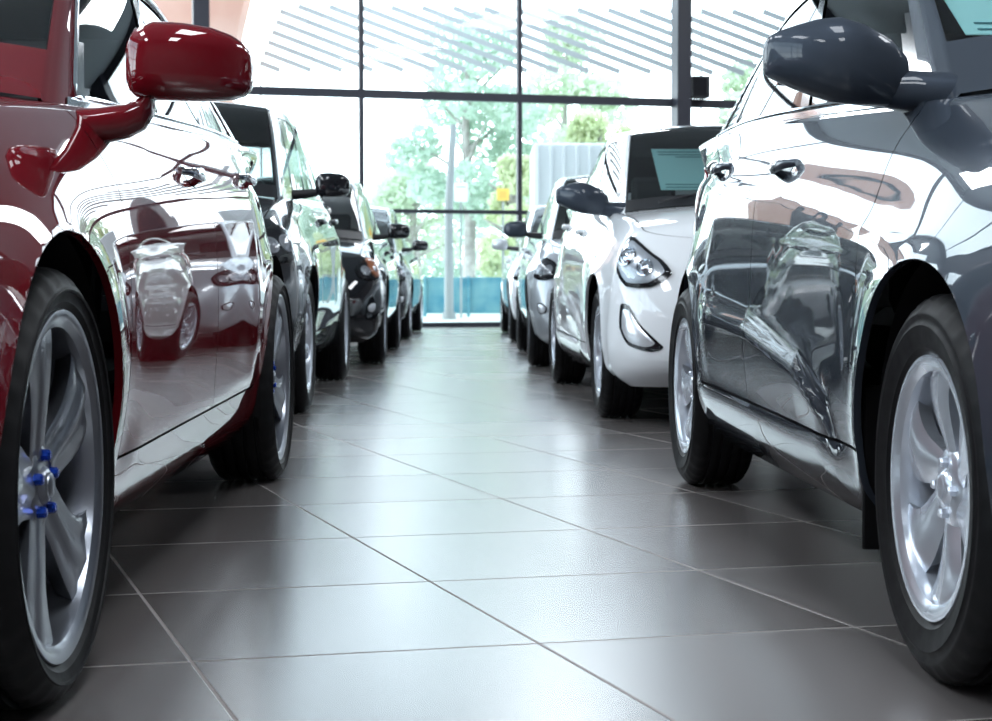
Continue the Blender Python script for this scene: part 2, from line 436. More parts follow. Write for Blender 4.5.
        # roof cap
        caps = [.06, .15, .3, .5, .75, 1.0]; Q = np.zeros((nc, len(caps), 3))
        xs_ = np.clip(T[:, 0], s.rtop+.35, s.head-.30)
        zmid = ztop(np.clip(xs_, xc1, xa1))+.045
        for j, t in enumerate(caps):
            Q[:, j, 0] = T[:, 0]+(xs_-T[:, 0])*t; Q[:, j, 1] = T[:, 1]*(1-t); Q[:, j, 2] = T[:, 2]+(zmid-T[:, 2])*(1-(1-t)**2)
        P = np.concatenate([P, Q], 1); s.HP = P; s.HN = grid_normals(P)
        # blunt fix for the fan's centre row
        regs = {}; nr = P.shape[1]; wr = len(ws)
        iA = max(i for i, k in enumerate(kind) if k == 'side'); iC = min(i for i, k in enumerate(kind) if k == 'side')
        nB = iC+int(round((s.seamB-.05-xc0)/(xa0-xc0)*nside)); nD = iC+int(round(.12*nside))
        s.iA, s.iC, s.nB = iA, iC, nB
        for i in range(nc-1):
            k0, k1 = kind[i], kind[i+1]
            for j in range(nr-1):
                w0 = ws[j] if j < wr else 2; w1 = ws[j+1] if j+1 < wr else 2
                reg = 'roof' if w0 >= .76 else 'pillar'
                if reg == 'pillar' and i < nB: reg = 'rear_pillar'
                if k0 == k1 == 'side':
                    if w0 >= .035 and w1 <= .70001 and iC+1 <= i < iA-1:
                        reg = 'glassF' if i > nB else 'glassR' if i < nB-1 and i > nD else 'pillarB' if i >= nB-1 else ('glassQ' if i < nD else 'pillarB')
                        if i >= iA-4 and w1 < .07+.63*.125*(5-(iA-i))*1.0 and reg == 'glassF': reg = 'sail'
                    elif w0 < .035 and iC <= i < iA: reg = 'belt'
                    elif .70 <= w0 < .76 and iC+1 <= i < iA-1: reg = 'doorframe'
                elif k0 == k1 == 'front' and w0 >= s.wlow and w1 <= .9601: reg = 'windshield'
                elif k0 == k1 == 'front' and w0 < s.wlow: reg = 'cowltrim'
                elif k0 == k1 == 'back' and w0 >= .035 and w1 <= .9101: reg = 'backlight' if i < nfr-1 or True else reg
                q = [(i, j), (i+1, j), (i+1, j+1), (i, j+1)]; f = []
                for a in q:
                    if not any(np.allclose(P[a], P[b], atol=1e-7) for b in f): f.append(a)
                if len(f) >= 3: regs.setdefault(reg, []).append(tuple(f))
        s.hregs = regs
    # --- emit
    def emit(s, name, P, N, fs, m, parent, sides=(1,), off=0., fm=None):
        idx = {}; vs = []; ns = []; out = []
        for sg in sides:
            for f in fs:
                g = []
                for a in f:
                    p = P[a]+N[a]*off; n = N[a].copy()
                    if abs(P[a][1]) < 1e-5: n[1] = 0; n = n/max(np.linalg.norm(n), 1e-9); key = (a, 0)
                    else: key = (a, sg)
                    if key not in idx:
                        idx[key] = len(vs); vs.append((p[0], p[1]*sg if key[1] else 0, p[2])); ns.append((n[0], n[1]*sg, n[2]))
                    g.append(idx[key])
                out.append(tuple(g[::-1] if sg > 0 else g))
        return mesh_obj(name, vs, out, m, parent, normals=ns)
    def sample(s, c, v):
        """c<0: metres behind the front corner start, 0..1 round the front corner; 1<c<2 rear corner. v along the rows"""
        NCn, ns = s.colinfo
        if c > 1: fi = (1-(c-1))*NCn
        elif c >= 0: fi = NCn+ns-1+c*NCn
        else:
            X = s.P[NCn:NCn+ns, s.shrow//2, 0]; fi = NCn+float(np.interp(.46+c, X, np.arange(ns)))
        rv = (s.P[int(fi), :s.shrow+1, 2]-s.P[int(fi), 3, 2]); rv = rv/rv[-1]
        if v <= 1: fj = float(np.interp(v, rv[2:], np.arange(2, s.shrow+1)))
        else: fj = s.shrow+(v-1)*(s.nrow-1-s.shrow)
        i, j = min(int(fi), s.P.shape[0]-2), min(int(fj), s.P.shape[1]-2); a, b = fi-i, fj-j
        f = lambda G: (G[i, j]*(1-a)+G[i+1, j]*a)*(1-b)+(G[i, j+1]*(1-a)+G[i+1, j+1]*a)*b
        return f(s.P), f(s.N)
    def patch(s, poly, name, m, parent, sg, lift=.004, bulge=0., rings=5, mats=None, n_edge=7, closed=True):
        """a lens or insert that follows the body: poly of (c, v)"""
        pts = []
        n = len(poly)
        for k in range(n):
            p0, p1, p2, p3 = poly[k-1], poly[k], poly[(k+1) % n], poly[(k+2) % n]
            for q in range(n_edge):
                t = q/n_edge; r = []
                for d in range(2):
                    a = .5*(2*p1[d]+(p2[d]-p0[d])*t+(2*p0[d]-5*p1[d]+4*p2[d]-p3[d])*t*t+(-p0[d]+3*p1[d]-3*p2[d]+p3[d])*t**3)
                    l = p1[d]+(p2[d]-p1[d])*t; r.append(.55*a+.45*l)
                pts.append(r)
        cx = sum(p[0] for p in pts)/len(pts); cv = sum(p[1] for p in pts)/len(pts)
        vs, fs = [], []; m_ = len(pts)
        for r in range(rings+1):
            k = 1-r/rings; k2 = k
            for p in pts:
                P, N = s.sample(cx+(p[0]-cx)*k2, cv+(p[1]-cv)*k2)
                h = lift+bulge*(1-k**3)
                q = P+N*h; vs.append((q[0], q[1]*sg, q[2]))
        for r in range(rings):
            for i in range(m_): 
                f = (r*m_+i, r*m_+(i+1) % m_, (r+1)*m_+(i+1) % m_, (r+1)*m_+i); fs.append(f)
        # skirt down to the body
        b = len(vs)
        for p in pts:
            P, N = s.sample(*p); q = P-N*.004; vs.append((q[0], q[1]*sg, q[2]))
        for i in range(m_): fs.append((b+i, b+(i+1) % m_, (i+1) % m_, i))
        # orientation
        a0 = np.array(vs[0]); a1 = np.array(vs[1]); a2 = np.array(vs[m_]); P, N = s.sample(*pts[0]); N = N*[1, sg, 1]
        if np.dot(np.cross(a1-a0, a2-a0), N) < 0: fs = [f[::-1] for f in fs]
        return mesh_obj(name, vs, fs, m, parent, sharp=40), [s.sample(*p) for p in pts]

# ------------------------------------------------------------------ wheels
_wcache = {}
def wheel_meshes(kind, R, tw, rimR, detail):
    key = (kind, R, tw, rimR, detail)
    if key in _wcache: return _wcache[key]
    n = 120 if detail else 60; out = []
    # outer face looks towards +y; y=0 is the outermost sidewall
    t = MB()
    sw = [(rimR-.004, -.030), (rimR+.004, -.016), (rimR+.012, -.011), (rimR+.016, -.0065), (rimR+.020, -.0065), (rimR+.030, -.003), ((rimR+R)/2-.004, 0.), ((rimR+R)/2, .0012), ((rimR+R)/2+.002, -.001), (R-.040, -.0035), (R-.034, -.001), (R-.030, -.002), (R-.022, -.007), (R-.012, -.014), (R-.004, -.024)]
    tread = [(R-.001, -.034)]
    k = 4
    for i in range(k):
        y = -.034-(tw-.068)*(i+.5)/k
        tread += [(R, y+.0070), (R-.010, y+.0055), (R-.010, y-.0055), (R, y-.0070)]
    tread += [(R-.001, -tw+.034)]
    prof = sw+tread+[(r, -tw-y) for r, y in sw[::-1]]
    vs = []; p = len(prof)
    for i in range(n):
        a = 2*PI*i/n
        for (r, y) in prof:
            rr = r; yy = min(-y, tw+y)
            if detail and r > R-.03 and i % 3 == 0 and .006 < yy < .052: rr = r-.0045
            aa = a+(.012*math.sin((y/tw)*PI*2) if r > R-.003 else 0)
            vs.append((rr*math.cos(aa), y, rr*math.sin(aa)))
    fs = [(i*p+a, i*p+a+1, ((i+1) % n)*p+a+1, ((i+1) % n)*p+a) for i in range(n) for a in range(p-1)]
    t.add(vs, fs); out.append(('tyre', t, 'rubber'))
    # barrel + lip ring
    r = MB(); lip = [(rimR-.030, -.15), (rimR-.028, -.045), (rimR-.022, -.020), (rimR-.013, -.0135), (rimR-.004, -.010), (rimR+.004, -.0105), (rimR+.006, -.016), (rimR+.002, -.024)]
    r.lathe_y(lip, n)
    ns, tw0, kind2 = {'six': (6, 0, 0), 'five': (5, 0, 0), 'ten': (10, 0, 0), 'seven': (7, 0, 0)}[kind]
    hub_r = .062; d0 = -.036
    r.lathe_y([(.0001, d0+.004), (.020, d0+.004), (.026, d0), (.030, d0-.006), (.058, d0-.008), (.066, d0-.014), (.072, d0-.03)], 48)
    NR, NS = 14, 9
    for q in range(ns):
        base = 2*PI*q/ns+(PI/2 if kind != 'five' else PI/2-.31)
        rings = []
        for i in range(NR+1):
            f = i/NR; rad = .050+(rimR-.014-.050)*f
            if kind == 'six': hw = (.030+.030*f**1.2+.014*f**3); twist = -.22*math.sin(PI*f*.9); crown = .008
            elif kind == 'five': hw = (.040+.010*(1-f)**2+.050*f**2.0); twist = .12*math.sin(PI*f); crown = .010
            elif kind == 'seven': hw = (.020+.004*f+.016*f**3); twist = 0; crown = .006
            else: hw = (.013+.008*f**3); twist = 0; crown = .004
            hgt = d0-.006+(.020)*f**1.5+.004*math.sin(PI*f); hgt = min(hgt, -.017)
            if f > .9: hgt -= .004*(f-.9)/.1
            ring = []
            for j in range(NS):
                u = -1+2*j/(NS-1); ang = base+twist+u*hw/rad*1.0
                dent = crown*(u*u) if kind != 'five' else crown*(.9-abs(abs(u)-.55)*2.2 if abs(u) < .9 else 1.0)*.7
                if kind == 'six': dent = .010*(1-max(0, u+.2)) * (u > -.9) if False else .009*(u*u)+.006*(.5-.5*u)
                ring.append((rad*math.cos(ang), hgt-dent, rad*math.sin(ang)))
            for j in range(NS-1, -1, -1):
                u = -1+2*j/(NS-1); ang = base+twist+u*hw/rad*.86; ring.append((rad*math.cos(ang), hgt-.034, rad*math.sin(ang)))
            rings.append(ring)
        r.loft(rings)
    out.append(('rim', r, 'alloy_dark' if kind in ('five',) else 'alloy'))
    h = MB()
    h.lathe_y([(.0001, -.085), (.05, -.085), (.06, -.075), (.07, -.08), (rimR*.78, -.08), (rimR*.78, -.10), (.07, -.10)], 48)
    out.append(('brake_disc', h, 'disc'))
    b = MB(); b.lathe_y([(rimR-.04, -.14), (.02, -.14)], 32); out.append(('backing_plate', b, 'hubdark'))
    res = []
    for nm, mb, mt in out:
        me = mb.build(nm, M[mt], None, sharp=40); data = me.data; bpy.data.objects.remove(me); res.append((nm, data))
    nut = MB()
    nut.lathe_y([(.0001, .012), (.006, .012), (.0085, .009), (.0095, 0), (.0095, -.012)], 6 if kind != 'five' else 8)
    o = nut.build('lug_nut', M['blue' if kind == 'five' else 'alloy'], None, sharp=30); nd = o.data; bpy.data.objects.remove(o)
    cap = MB(); cap.lathe_y([(.0001, d0+.009), (.014, d0+.0085), (.019, d0+.006), (.021, d0)], 32)
    o = cap.build('centre_cap', M['alloy' if kind != 'five' else 'alloy_dark'], None); cdm = o.data; bpy.data.objects.remove(o)
    _wcache[key] = (res, nd, cdm, d0); return _wcache[key]
def add_wheel(car, root, x, sg, kind, rot, detail):
    w = empty('wheel', (x, sg*car.track, car.R), 0 if sg > 0 else PI, root)
    rimR = car.rimR
    res, nd, cdm, d0 = wheel_meshes(kind, car.R, car.tw, rimR, detail)
    w.rotation_euler = (0, rot, 0 if sg > 0 else PI)
    for nm, data in res:
        o = bpy.data.objects.new(nm, data); C.objects.link(o); o.parent = w
    o = bpy.data.objects.new('centre_cap', cdm); C.objects.link(o); o.parent = w
    n = 5 if kind != 'six' else 4
    for i in range(n):
        a = PI/2+2*PI*i/n; o = bpy.data.objects.new('lug_nut', nd); C.objects.link(o); o.parent = w
        rr = .046 if kind == 'five' else .041
        o.location = (rr*math.cos(a), d0-.006, rr*math.sin(a))
        if kind == 'five': o['label'] = 'blue lug nut'
    return w

# ------------------------------------------------------------------ mirrors
def superring(c, hx, hz, n=28, e=3.0, tilt=0., zskew=0.):
    out = []
    for i in range(n):
        t = 2*PI*i/n; ct, st = math.cos(t), math.sin(t)
        x = hx*math.copysign(abs(ct)**(2/e), ct); z = hz*math.copysign(abs(st)**(2/e), st)
        out.append((c[0]+x, c[1], c[2]+z+zskew*x))
    return out
def add_mirror(root, sg, kind, at, m):
    """at = (x, y, z) of the foot on the door; housings reach outward along y"""
    x0, y0, z0 = at; b = MB(); f = MB()
    if kind == 'boxy':      # y, zc, hx, hz, xc
        S = [(.022, .108, .022, .026, 0), (.026, .110, .046, .046, 0), (.040, .115, .060, .064, 0), (.075, .121, .068, .073, -.004), (.13, .119, .066, .072, -.010), (.18, .116, .060, .068, -.018), (.215, .112, .052, .060, -.028), (.235, .109, .042, .050, -.036), (.247, .107, .026, .036, -.042), (.251, .106, .010, .015, -.046)]
        foot = [(-.09, -.008, .060, .036, .015), (-.03, -.002, .052, .034, .008), (.02, .008, .040, .032, 0), (.050, .024, .032, .032, -.002), (.066, .048, .030, .030, -.004), (.07, .075, .028, .02, -.005)]
    elif kind == 'swept':
        S = [(-.055, .058, .015, .018, -.03), (-.045, .064, .050, .046, -.02), (-.01, .076, .068, .064, -.008), (.04, .090, .078, .074, 0), (.085, .099, .082, .078, 0), (.125, .104, .078, .070, -.008), (.160, .107, .070, .058, -.018), (.188, .110, .058, .047, -.030), (.202, .111, .046, .040, -.038), (.209, .111, .034, .032, -.044), (.212, .111, .010, .012, -.05)]
        foot = [(-.15, .034, .085, .042, -.02), (-.10, .036, .076, .042, -.015), (-.05, .042, .064, .038, -.01), (.0, .044, .048, .030, -.005), (.04, .052, .036, .026, 0)]
    else:
        S = [(.03, .072, .020, .022, 0), (.04, .072, .045, .048, 0), (.06, .074, .058, .062, 0), (.10, .075, .060, .064, -.006), (.16, .074, .054, .060, -.015), (.19, .073, .044, .050, -.026), (.205, .072, .028, .034, -.034), (.210, .072, .010, .012, -.038)]
        foot = [(-.09, .022, .040, .026, 0), (-.02, .028, .034, .024, 0), (.04, .036, .030, .020, 0), (.06, .045, .025, .018, 0)]
    e = 2.6 if kind == 'swept' else 3.2
    b.loft([superring((x0+s[4], y0+s[0], z0+s[1]), s[2], s[3], e=e, zskew=.0) for s in S])
    f.loft([superring((x0+s[4], y0+s[0], z0+s[1]), s[2], s[3], e=2.5) for s in foot])
    def flip(mb):
        if sg < 0: mb.v = [(v[0], -v[1], v[2]) for v in mb.v]; mb.f = [q[::-1] for q in mb.f]
        else: pass
        return mb
    # loft winding: rings go along +y, ring order ccw in xz -> normals point in; reverse
    b.f = [q[::-1] for q in b.f]; f.f = [q[::-1] for q in f.f]
    e_ = empty('wing_mirror', (0, 0, 0), 0, root)
    flip(b).build('mirror_housing', m, e_, sharp=60); flip(f).build('mirror_foot', m if kind != 'std' else M['plastic'], e_, sharp=60)
    g = MB(); mid = S[len(S)//2]
    g.loft([[(x0+mid[4]-mid[2]-.001-.004*k, y, z) for (y, z) in ((y0+S[2][0]+.01, z0+mid[1]-mid[3]*.7), (y0+S[-4][0]-.01, z0+mid[1]-mid[3]*.6), (y0+S[-4][0]-.01, z0+mid[1]+mid[3]*.6), (y0+S[2][0]+.01, z0+mid[1]+mid[3]*.7))] for k in (0, 1)])
    flip(g).build('mirror_glass', M['mglass'], e_, smooth=False)
    return e_

# ------------------------------------------------------------------ assemble a car
def make_car(car, name, paint_m, wheel='seven', mirror='std', mirror_m=None, detail=True, lamp='swept', rot=(0, 0), chrome_belt=False, view=1):
    root = empty(name)
    P, N, R = car.P, car.N, car.regs; HP, HN, H = car.HP, car.HN, car.hregs
    B = (1, -1)
    car.emit('body', P, N, R['body']+[f for f in R['sill'] if not -car.WB < P[f[0]][0] < 0], paint_m, root, B)
    car.emit('hood', P, N, R['hood'], paint_m, root, B)
    if 'trunk' in R: car.emit('trunk_lid', P, N, R['trunk'], paint_m, root, B)
    fb = car.emit('front_bumper', P, N, R['bumperF'], paint_m, root, B)
    rb = car.emit('rear_bumper', P, N, R['bumperR'], paint_m, root, B)
    allf = [f for fs in R.values() for f in fs]
    car.emit('inner_shell', P, N, allf, M['shell'], root, B, off=-.013)
    car.emit('roof', HP, HN, H['roof'], paint_m, root, B)
    for sg in B: car.emit('pillar', HP, HN, H['pillar'], paint_m, root, (sg,))
    car.emit('rear_pillar', HP, HN, H['rear_pillar'], paint_m, root, B)
    car.emit('roof_lining', HP, HN, H['roof']+H['pillar']+H['rear_pillar'], M['shell'], root, B, off=-.02)
    car.emit('windshield', HP, HN, H['windshield'], M['wglass'], root, B, off=-.003)
    car.emit('rear_window', HP, HN, H['backlight'], M['carglass'], root, B, off=-.003)
    car.emit('cowl_panel', HP, HN, H['cowltrim'], paint_m if car.wlow > .1 else M['plastic'], root, B, off=.001)
    for sg in B:
        car.emit('sill', P, N, [f for f in R['sill'] if -car.WB < P[f[0]][0] < 0], paint_m, root, (sg,))
        for key, seat in (('doorF', 'glassF'), ('doorR', 'glassR')):
            d = car.emit('door', P, N, R[key], paint_m, root, (sg,))
            car.emit('door_window', HP, HN, H[seat], M['carglass'], d, (sg,), off=-.004)
            # handle
            hx = (car.seamB+.17) if key == 'doorF' else (car.seamD+.16)
            hz = float(car._zs(hx))-.125; zl = car.zb; vr = (hz-zl)/(float(car._zs(hx))-zl)
            hy = float(car.side_y(np.array([hx]), np.array([hz]), np.array([vr]))[0])
            h = MB(); rings = []
            for t in np.linspace(0, 1, 13):
                xx = hx-.105+.21*t; lift = .034*math.sin(PI*t)**.5; w = .009+.006*math.sin(PI*t)
                rings.append([(xx, (hy-.004+lift+.006*math.cos(a)), hz+.006*t+w*math.sin(a)) for a in np.linspace(0, 2*PI, 11)[:-1]])
            h.loft(rings)
            if sg < 0: h.v = [(v[0], -v[1], v[2]) for v in h.v]; h.f = [q[::-1] for q in h.f]
            hm = M['chrome'] if chrome_belt == 'full' else paint_m
            h.build('door_handle', hm, d)
            # dark bowl under the handle
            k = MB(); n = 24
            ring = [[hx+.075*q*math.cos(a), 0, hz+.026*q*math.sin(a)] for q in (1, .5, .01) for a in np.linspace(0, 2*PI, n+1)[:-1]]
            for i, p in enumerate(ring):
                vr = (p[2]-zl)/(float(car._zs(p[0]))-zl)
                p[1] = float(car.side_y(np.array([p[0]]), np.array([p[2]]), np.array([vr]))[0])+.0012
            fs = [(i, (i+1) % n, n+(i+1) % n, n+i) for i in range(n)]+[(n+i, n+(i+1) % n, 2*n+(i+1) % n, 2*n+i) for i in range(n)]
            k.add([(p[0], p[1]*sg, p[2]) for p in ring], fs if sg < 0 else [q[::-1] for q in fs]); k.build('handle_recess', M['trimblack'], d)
        car.emit('window_frame', HP, HN, H['pillarB']+H['doorframe']+H.get('sail', []), M['trimblack'], root, (sg,))
        if 'glassQ' in H: car.emit('quarter_window', HP, HN, H['glassQ'], M['carglass'], root, (sg,), off=-.004)
        car.emit('belt_molding', HP, HN, H['belt'], M['chrome'] if chrome_belt else M['trimblack'], root, (sg,), off=.003)
        if chrome_belt:
            t = MB(); pts = [HP[i, 1]+HN[i, 1]*.004 for i in range(car.iC, car.iA)]
            wr = car.hw.index(min(car.hw, key=lambda w: abs(w-.76)))
            if chrome_belt == 'full': pts += [HP[car.iA-1, j]+HN[car.iA-1, j]*.004 for j in range(2, wr+1)]+[HP[i, wr]+HN[i, wr]*.004 for i in range(car.iA-2, car.iC, -1)]
            t.tube([(p[0], p[1]*sg, p[2]) for p in pts], .0055, 6); t.build('window_trim', M['chrome'], root)
        # arches
        for cx in (0., -car.WB):
            lip = MB()
            for (a, b) in car.arch:
                pa, pb = P[a], P[b]
                if abs(pa[0]-cx) > .6: continue
                q = [pa, pb, pb+[0, -.014, 0], pa+[0, -.014, 0]]
                q = [(p[0], p[1]*sg, p[2]) for p in q]; f = (0, 1, 2, 3)
                lip.add(q, [f if sg > 0 else f[::-1]])
            lip.build('arch_lip', paint_m, root)
        for cx in (0., -car.WB):
            l = MB(); Ra = car.Ra+.006; yo = car.W-.012; yi = .44
            pr = [(Ra, yo), (Ra, yi), (.02, yi)]
            l.lathe_y(pr, 40, -.25, PI+.25, (cx, 0, car.R))
            l.v = [(v[0], v[1]*sg, v[2]) for v in l.v]
            l.build('wheel_liner', M['liner'], root)
        for cx, rr in ((0., rot[0]), (-car.WB, rot[1])): add_wheel(car, root, cx, sg, wheel, rr, detail and sg == view)
        # mirrors
        add_mirror(root, sg, mirror, (car.mx, car.my, float(car._zs(car.mx))+car.mz), mirror_m or paint_m)
        # lamps
        if lamp == 'swept': poly = [(.0, .93), (.12, .96), (.30, .92), (.50, .83), (.58, .74), (.48, .64), (.28, .63), (.09, .75)]; fog = [(.24, .50), (.32, .50), (.42, .38), (.57, .22), (.50, .18), (.34, .22), (.25, .34)]
        else: poly = [(.02, .93), (.16, .96), (.36, .93), (.46, .86), (.44, .74), (.28, .70), (.10, .72), (.03, .80)]; fog = [(.25, .42), (.33, .43), (.40, .38), (.38, .31), (.30, .29), (.25, .34)]
        hl = empty('headlight', (0, 0, 0), 0, root)
        car.patch(poly, 'lamp_surround', M['trimblack'], hl, sg, .003)
        inner = [(.5*(p[0]-.26)*1.72+.26, .815+(p[1]-.815)*.84) for p in poly]
        car.patch(inner, 'reflector', M['lamp_in' if lamp == 'swept' else 'lamp_dark'], hl, sg, .007)
        for (c_, v_, r_) in ((.20, .83, .048), (.40, .77, .042)) if lamp == 'swept' else ((.16, .83, .045), (.33, .83, .042)):
            p, n = car.sample(c_, v_); n = Vector((n[0], n[1]*sg, n[2])); p = Vector((p[0], p[1]*sg, p[2]))+n*.008
            q = n.to_track_quat('Z', 'Y').to_matrix(); m_ = MB(); rings = []
            for (rr, hh) in ((r_, 0), (r_*.97, .006), (r_*.85, .007), (r_*.8, .002), (r_*.72, .004), (r_*.5, .013), (r_*.2, .017), (.0005, .0175)):
                rings.append([tuple(p+q @ Vector((rr*math.cos(a), rr*math.sin(a), hh))) for a in np.linspace(0, 2*PI, 25)[:-1]])
            m_.loft(rings, cap=False); m_.build('projector', M['chrome' if lamp == 'swept' else 'lamp_in'], hl)
        if lamp == 'amber': car.patch([(.035, .92), (.20, .95), (.27, .84), (.20, .73), (.05, .78)], 'turn_signal', M['amber'], hl, sg, .020)
        car.patch(poly, 'lens', M['lens'], hl, sg, .010, bulge=.022)
        fg = empty('fog_light', (0, 0, 0), 0, root)
        car.patch(fog, 'fog_surround', M['trimblack'], fg, sg, .003, rings=3)
        fc = (sum(p[0] for p in fog)/len(fog), sum(p[1] for p in fog)/len(fog))
        car.patch([(fc[0]+(p[0]-fc[0])*.76, fc[1]+(p[1]-fc[1])*.78) for p in fog], 'fog_reflector', M['lamp_in'], fg, sg, .006, bulge=.006, rings=4)
        # tail lamp
        car.patch([(2-.97+.0, .9)] and [(1.05, .88), (1.2, .93), (1.45, .90), (1.5, .72), (1.3, .68), (1.1, .74)], 'tail_lamp', M['redlens'], root, sg, .004, bulge=.012)
        # grille and intake: half on each side, meeting on the centre line
    for nm, (v0, v1, c0, m_) in {'grille': (.58, .78, .72, M['plastic']), 'air_intake': (.18, .40, .70, M['plastic'])}.items():
        g = MB()
        cs = np.linspace(c0, 1, 10); vsr = np.linspace(v0, v1, 7); pts = []
        row = [(c, 1) for c in cs]+[(c, -1) for c in cs[::-1][1:]]
        for k, v in enumerate(vsr):
            for (c, sg) in row:
                p, n = car.sample(min(c, .999), v); d = .004 if 0 < k < 6 else -.002
                if k % 2 == 1: d += .008
                q = p+n*d; pts.append((q[0], q[1]*sg, q[2]))
        w = len(row); fs = [(a*w+b, (a+1)*w+b, (a+1)*w+b+1, a*w+b+1) for a in range(len(vsr)-1) for b in range(w-1)]
        g.add(pts, [f[::-1] for f in fs]); g.build(nm, m_, root)
    # underbody
    u = MB(); u.box((-car.WB/2, 0, car.zb+.06), (car.WB-.2-2*car.Ra+.2, 2*car.W-.30, .08), .02); u.box((-car.WB/2, 0, car.zb+.10), (car.WB+1.1, .84, .14), .03)
    u.build('underbody', M['liner'], root)
    # cabin
    zf = car.zb+.16
    c = MB()
    dx = car.cowl-.10
    c.loft([[(dx+.12, y, .86+.04), (dx-.26, y, .87+.04), (dx-.40, y, .82), (dx-.38, y, .60), (dx-.1, y, .42), (dx+.12, y, .42)] for y in (-.64, -.3, .3, .64)])
    c.build('dashboard', M['dash'], root)
    for sy in (-.36, .36):
        st = MB(); x = car.seamA-.62; st.box((x, sy, .50), (.50, .48, .16), .05); st.box((x-.30, sy, .80), (.14, .46, .56), .05, Matrix.Rotation(-.28, 3, 'Y')); st.box((x-.42, sy, 1.13), (.09, .24, .17), .035)
        st.build('seat', M['seat'], root)
    st = MB(); x = car.seamB-.55; st.box((x, 0, .52), (.48, 1.2, .16), .05); st.box((x-.30, 0, .80), (.14, 1.2, .50), .05, Matrix.Rotation(-.3, 3, 'Y')); st.build('rear_bench', M['seat'], root)
    w = MB(); cc = Vector((dx-.52, .36, .86)); q = Matrix.Rotation(-.42, 3, 'Y')
    w.tube([cc+q @ Vector((0, .17*math.cos(t), .17*math.sin(t))) for t in np.linspace(0, 2*PI, 29)[:-1]], .014, 8, True); w.box(tuple(cc), (.05, .16, .10), .02); w.box(tuple(cc+Vector((.10, 0, -.03))), (.2, .06, .06), .02); w.box(tuple(cc), (.02, .32, .03), .008)
    w.build('steering_wheel', M['dash'], root)
    w = MB(); w.box((dx-.72, 0, 1.30), (.03, .22, .06), .012); w.box((dx-.70, 0, 1.35), (.02, .03, .10), .005); w.build('rear_view_mirror', M['dash'], root)
    # wipers
    for yy in (.05, -.5):
        w = MB(); b0 = np.array((car.cowl+.14, yy, float(car._zs(car.cowl))+.055)); w.tube([b0, b0+[-.09, .25, .055], b0+[-.10, .52, .04]], [.008, .006, .004], 6); w.build('wiper', M['plastic'], root)
    return root

def place(root, view, fpt, rpt, car, label, cat='car', group=None):
    f, r = ground(*fpt), ground(*rpt); d = (f-r).normalized(); a = math.atan2(d.y, d.x)
    off = Matrix.Rotation(a, 3, 'Z') @ Vector((0, view*car.track, 0))
    root.location = f-off; root.rotation_euler = (0, 0, a); tag(root, label, cat, group)

# --- the red saloon
red_shape = Car(WB=2.82, W=.84, xF=.86, xR=-1.0, R=.331, Ra=.385, zb=.205, track=.855, tw=.215, zr=1.45, step=.02,
    zs=[(-3.9, 1.06), (-3.4, 1.08), (-2.8, 1.075), (-1.6, 1.02), (-.6, .965), (0., .905), (.45, .83), (.9, .70)],
    cowl=-.60, head=-1.50, deck=-3.22, rtop=-2.60, seamA=-.50, seamB=-1.55, seamD=-2.50, shins=.125, ytop=.55, taper=.125, wlow=.148,
    creases=[([(-3.6, .93), (-2.6, .90), (-1., .84), (.3, .76)], .012, .05, .16, -3.8, .5, .5), ([(-2.4, .36), (-.5, .33)], .010, .05, .06, -2.45, -.42, .25)], hips=.02)
red_shape.rimR = .262; red_shape.mx, red_shape.my, red_shape.mz = -.66, .79, -.035
# --- the small hatch-like saloon shared by the grey and the white car
acc_shape = Car(WB=2.57, W=.815, xF=.83, xR=-.95, R=.3105, Ra=.365, zb=.215, track=.83, tw=.195, zr=1.47, step=.013,
    zs=[(-3.7, 1.04), (-3.2, 1.09), (-2.6, 1.10), (-1.5, 1.045), (-.5, .975), (-.1, .945), (.45, .865), (.8, .74)],
    cowl=-.40, head=-1.27, deck=-3.05, rtop=-2.45, seamA=-.40, seamB=-1.48, seamD=-2.35, shins=.115, ytop=.56, tuck=-.034,
    creases=[([(-3.2, .98), (-2.3, .92), (-1.2, .83), (-.3, .72), (.2, .66)], .018, .03, .17, -3.4, .2, .5),
             ([(-2.2, .56), (-1.5, .52), (-.9, .45), (-.62, .36), (-.5, .26)], .013, .030, .10, -2.25, -.50, .2),
             ([(-2.2, .33), (-.4, .30)], .012, .02, .05, -2.3, -.36, .2)], hips=.024)
acc_shape.rimR = .208; acc_shape.mx, acc_shape.my, acc_shape.mz = -.50, .765, -.02
import copy
grey_shape = copy.copy(acc_shape); grey_shape.wlow = .148; grey_shape.house()
suv_shape = Car(WB=2.65, W=.86, xF=.84, xR=-.85, R=.335, Ra=.385, zb=.25, track=.87, tw=.215, zr=1.62, step=.035,
    zs=[(-3.6, 1.08), (-3.0, 1.13), (-2.3, 1.13), (-1.4, 1.10), (-.5, 1.06), (0., 1.01), (.45, .93), (.85, .82)],
    cowl=-.30, head=-1.16, deck=-3.30, rtop=-2.95, seamA=-.46, seamB=-1.50, seamD=-2.42, shins=.13, ytop=.58, hips=.02,
    creases=[([(-3.3, .95), (.3, .82)], .012, .03, .14, -3.4, .4, .5), ([(-2.3, .42), (-.4, .36)], .012, .03, .05, -2.3, -.4, .2)])
suv_shape.rimR = .235; suv_shape.mx, suv_shape.my, suv_shape.mz = -.54, .82, .0
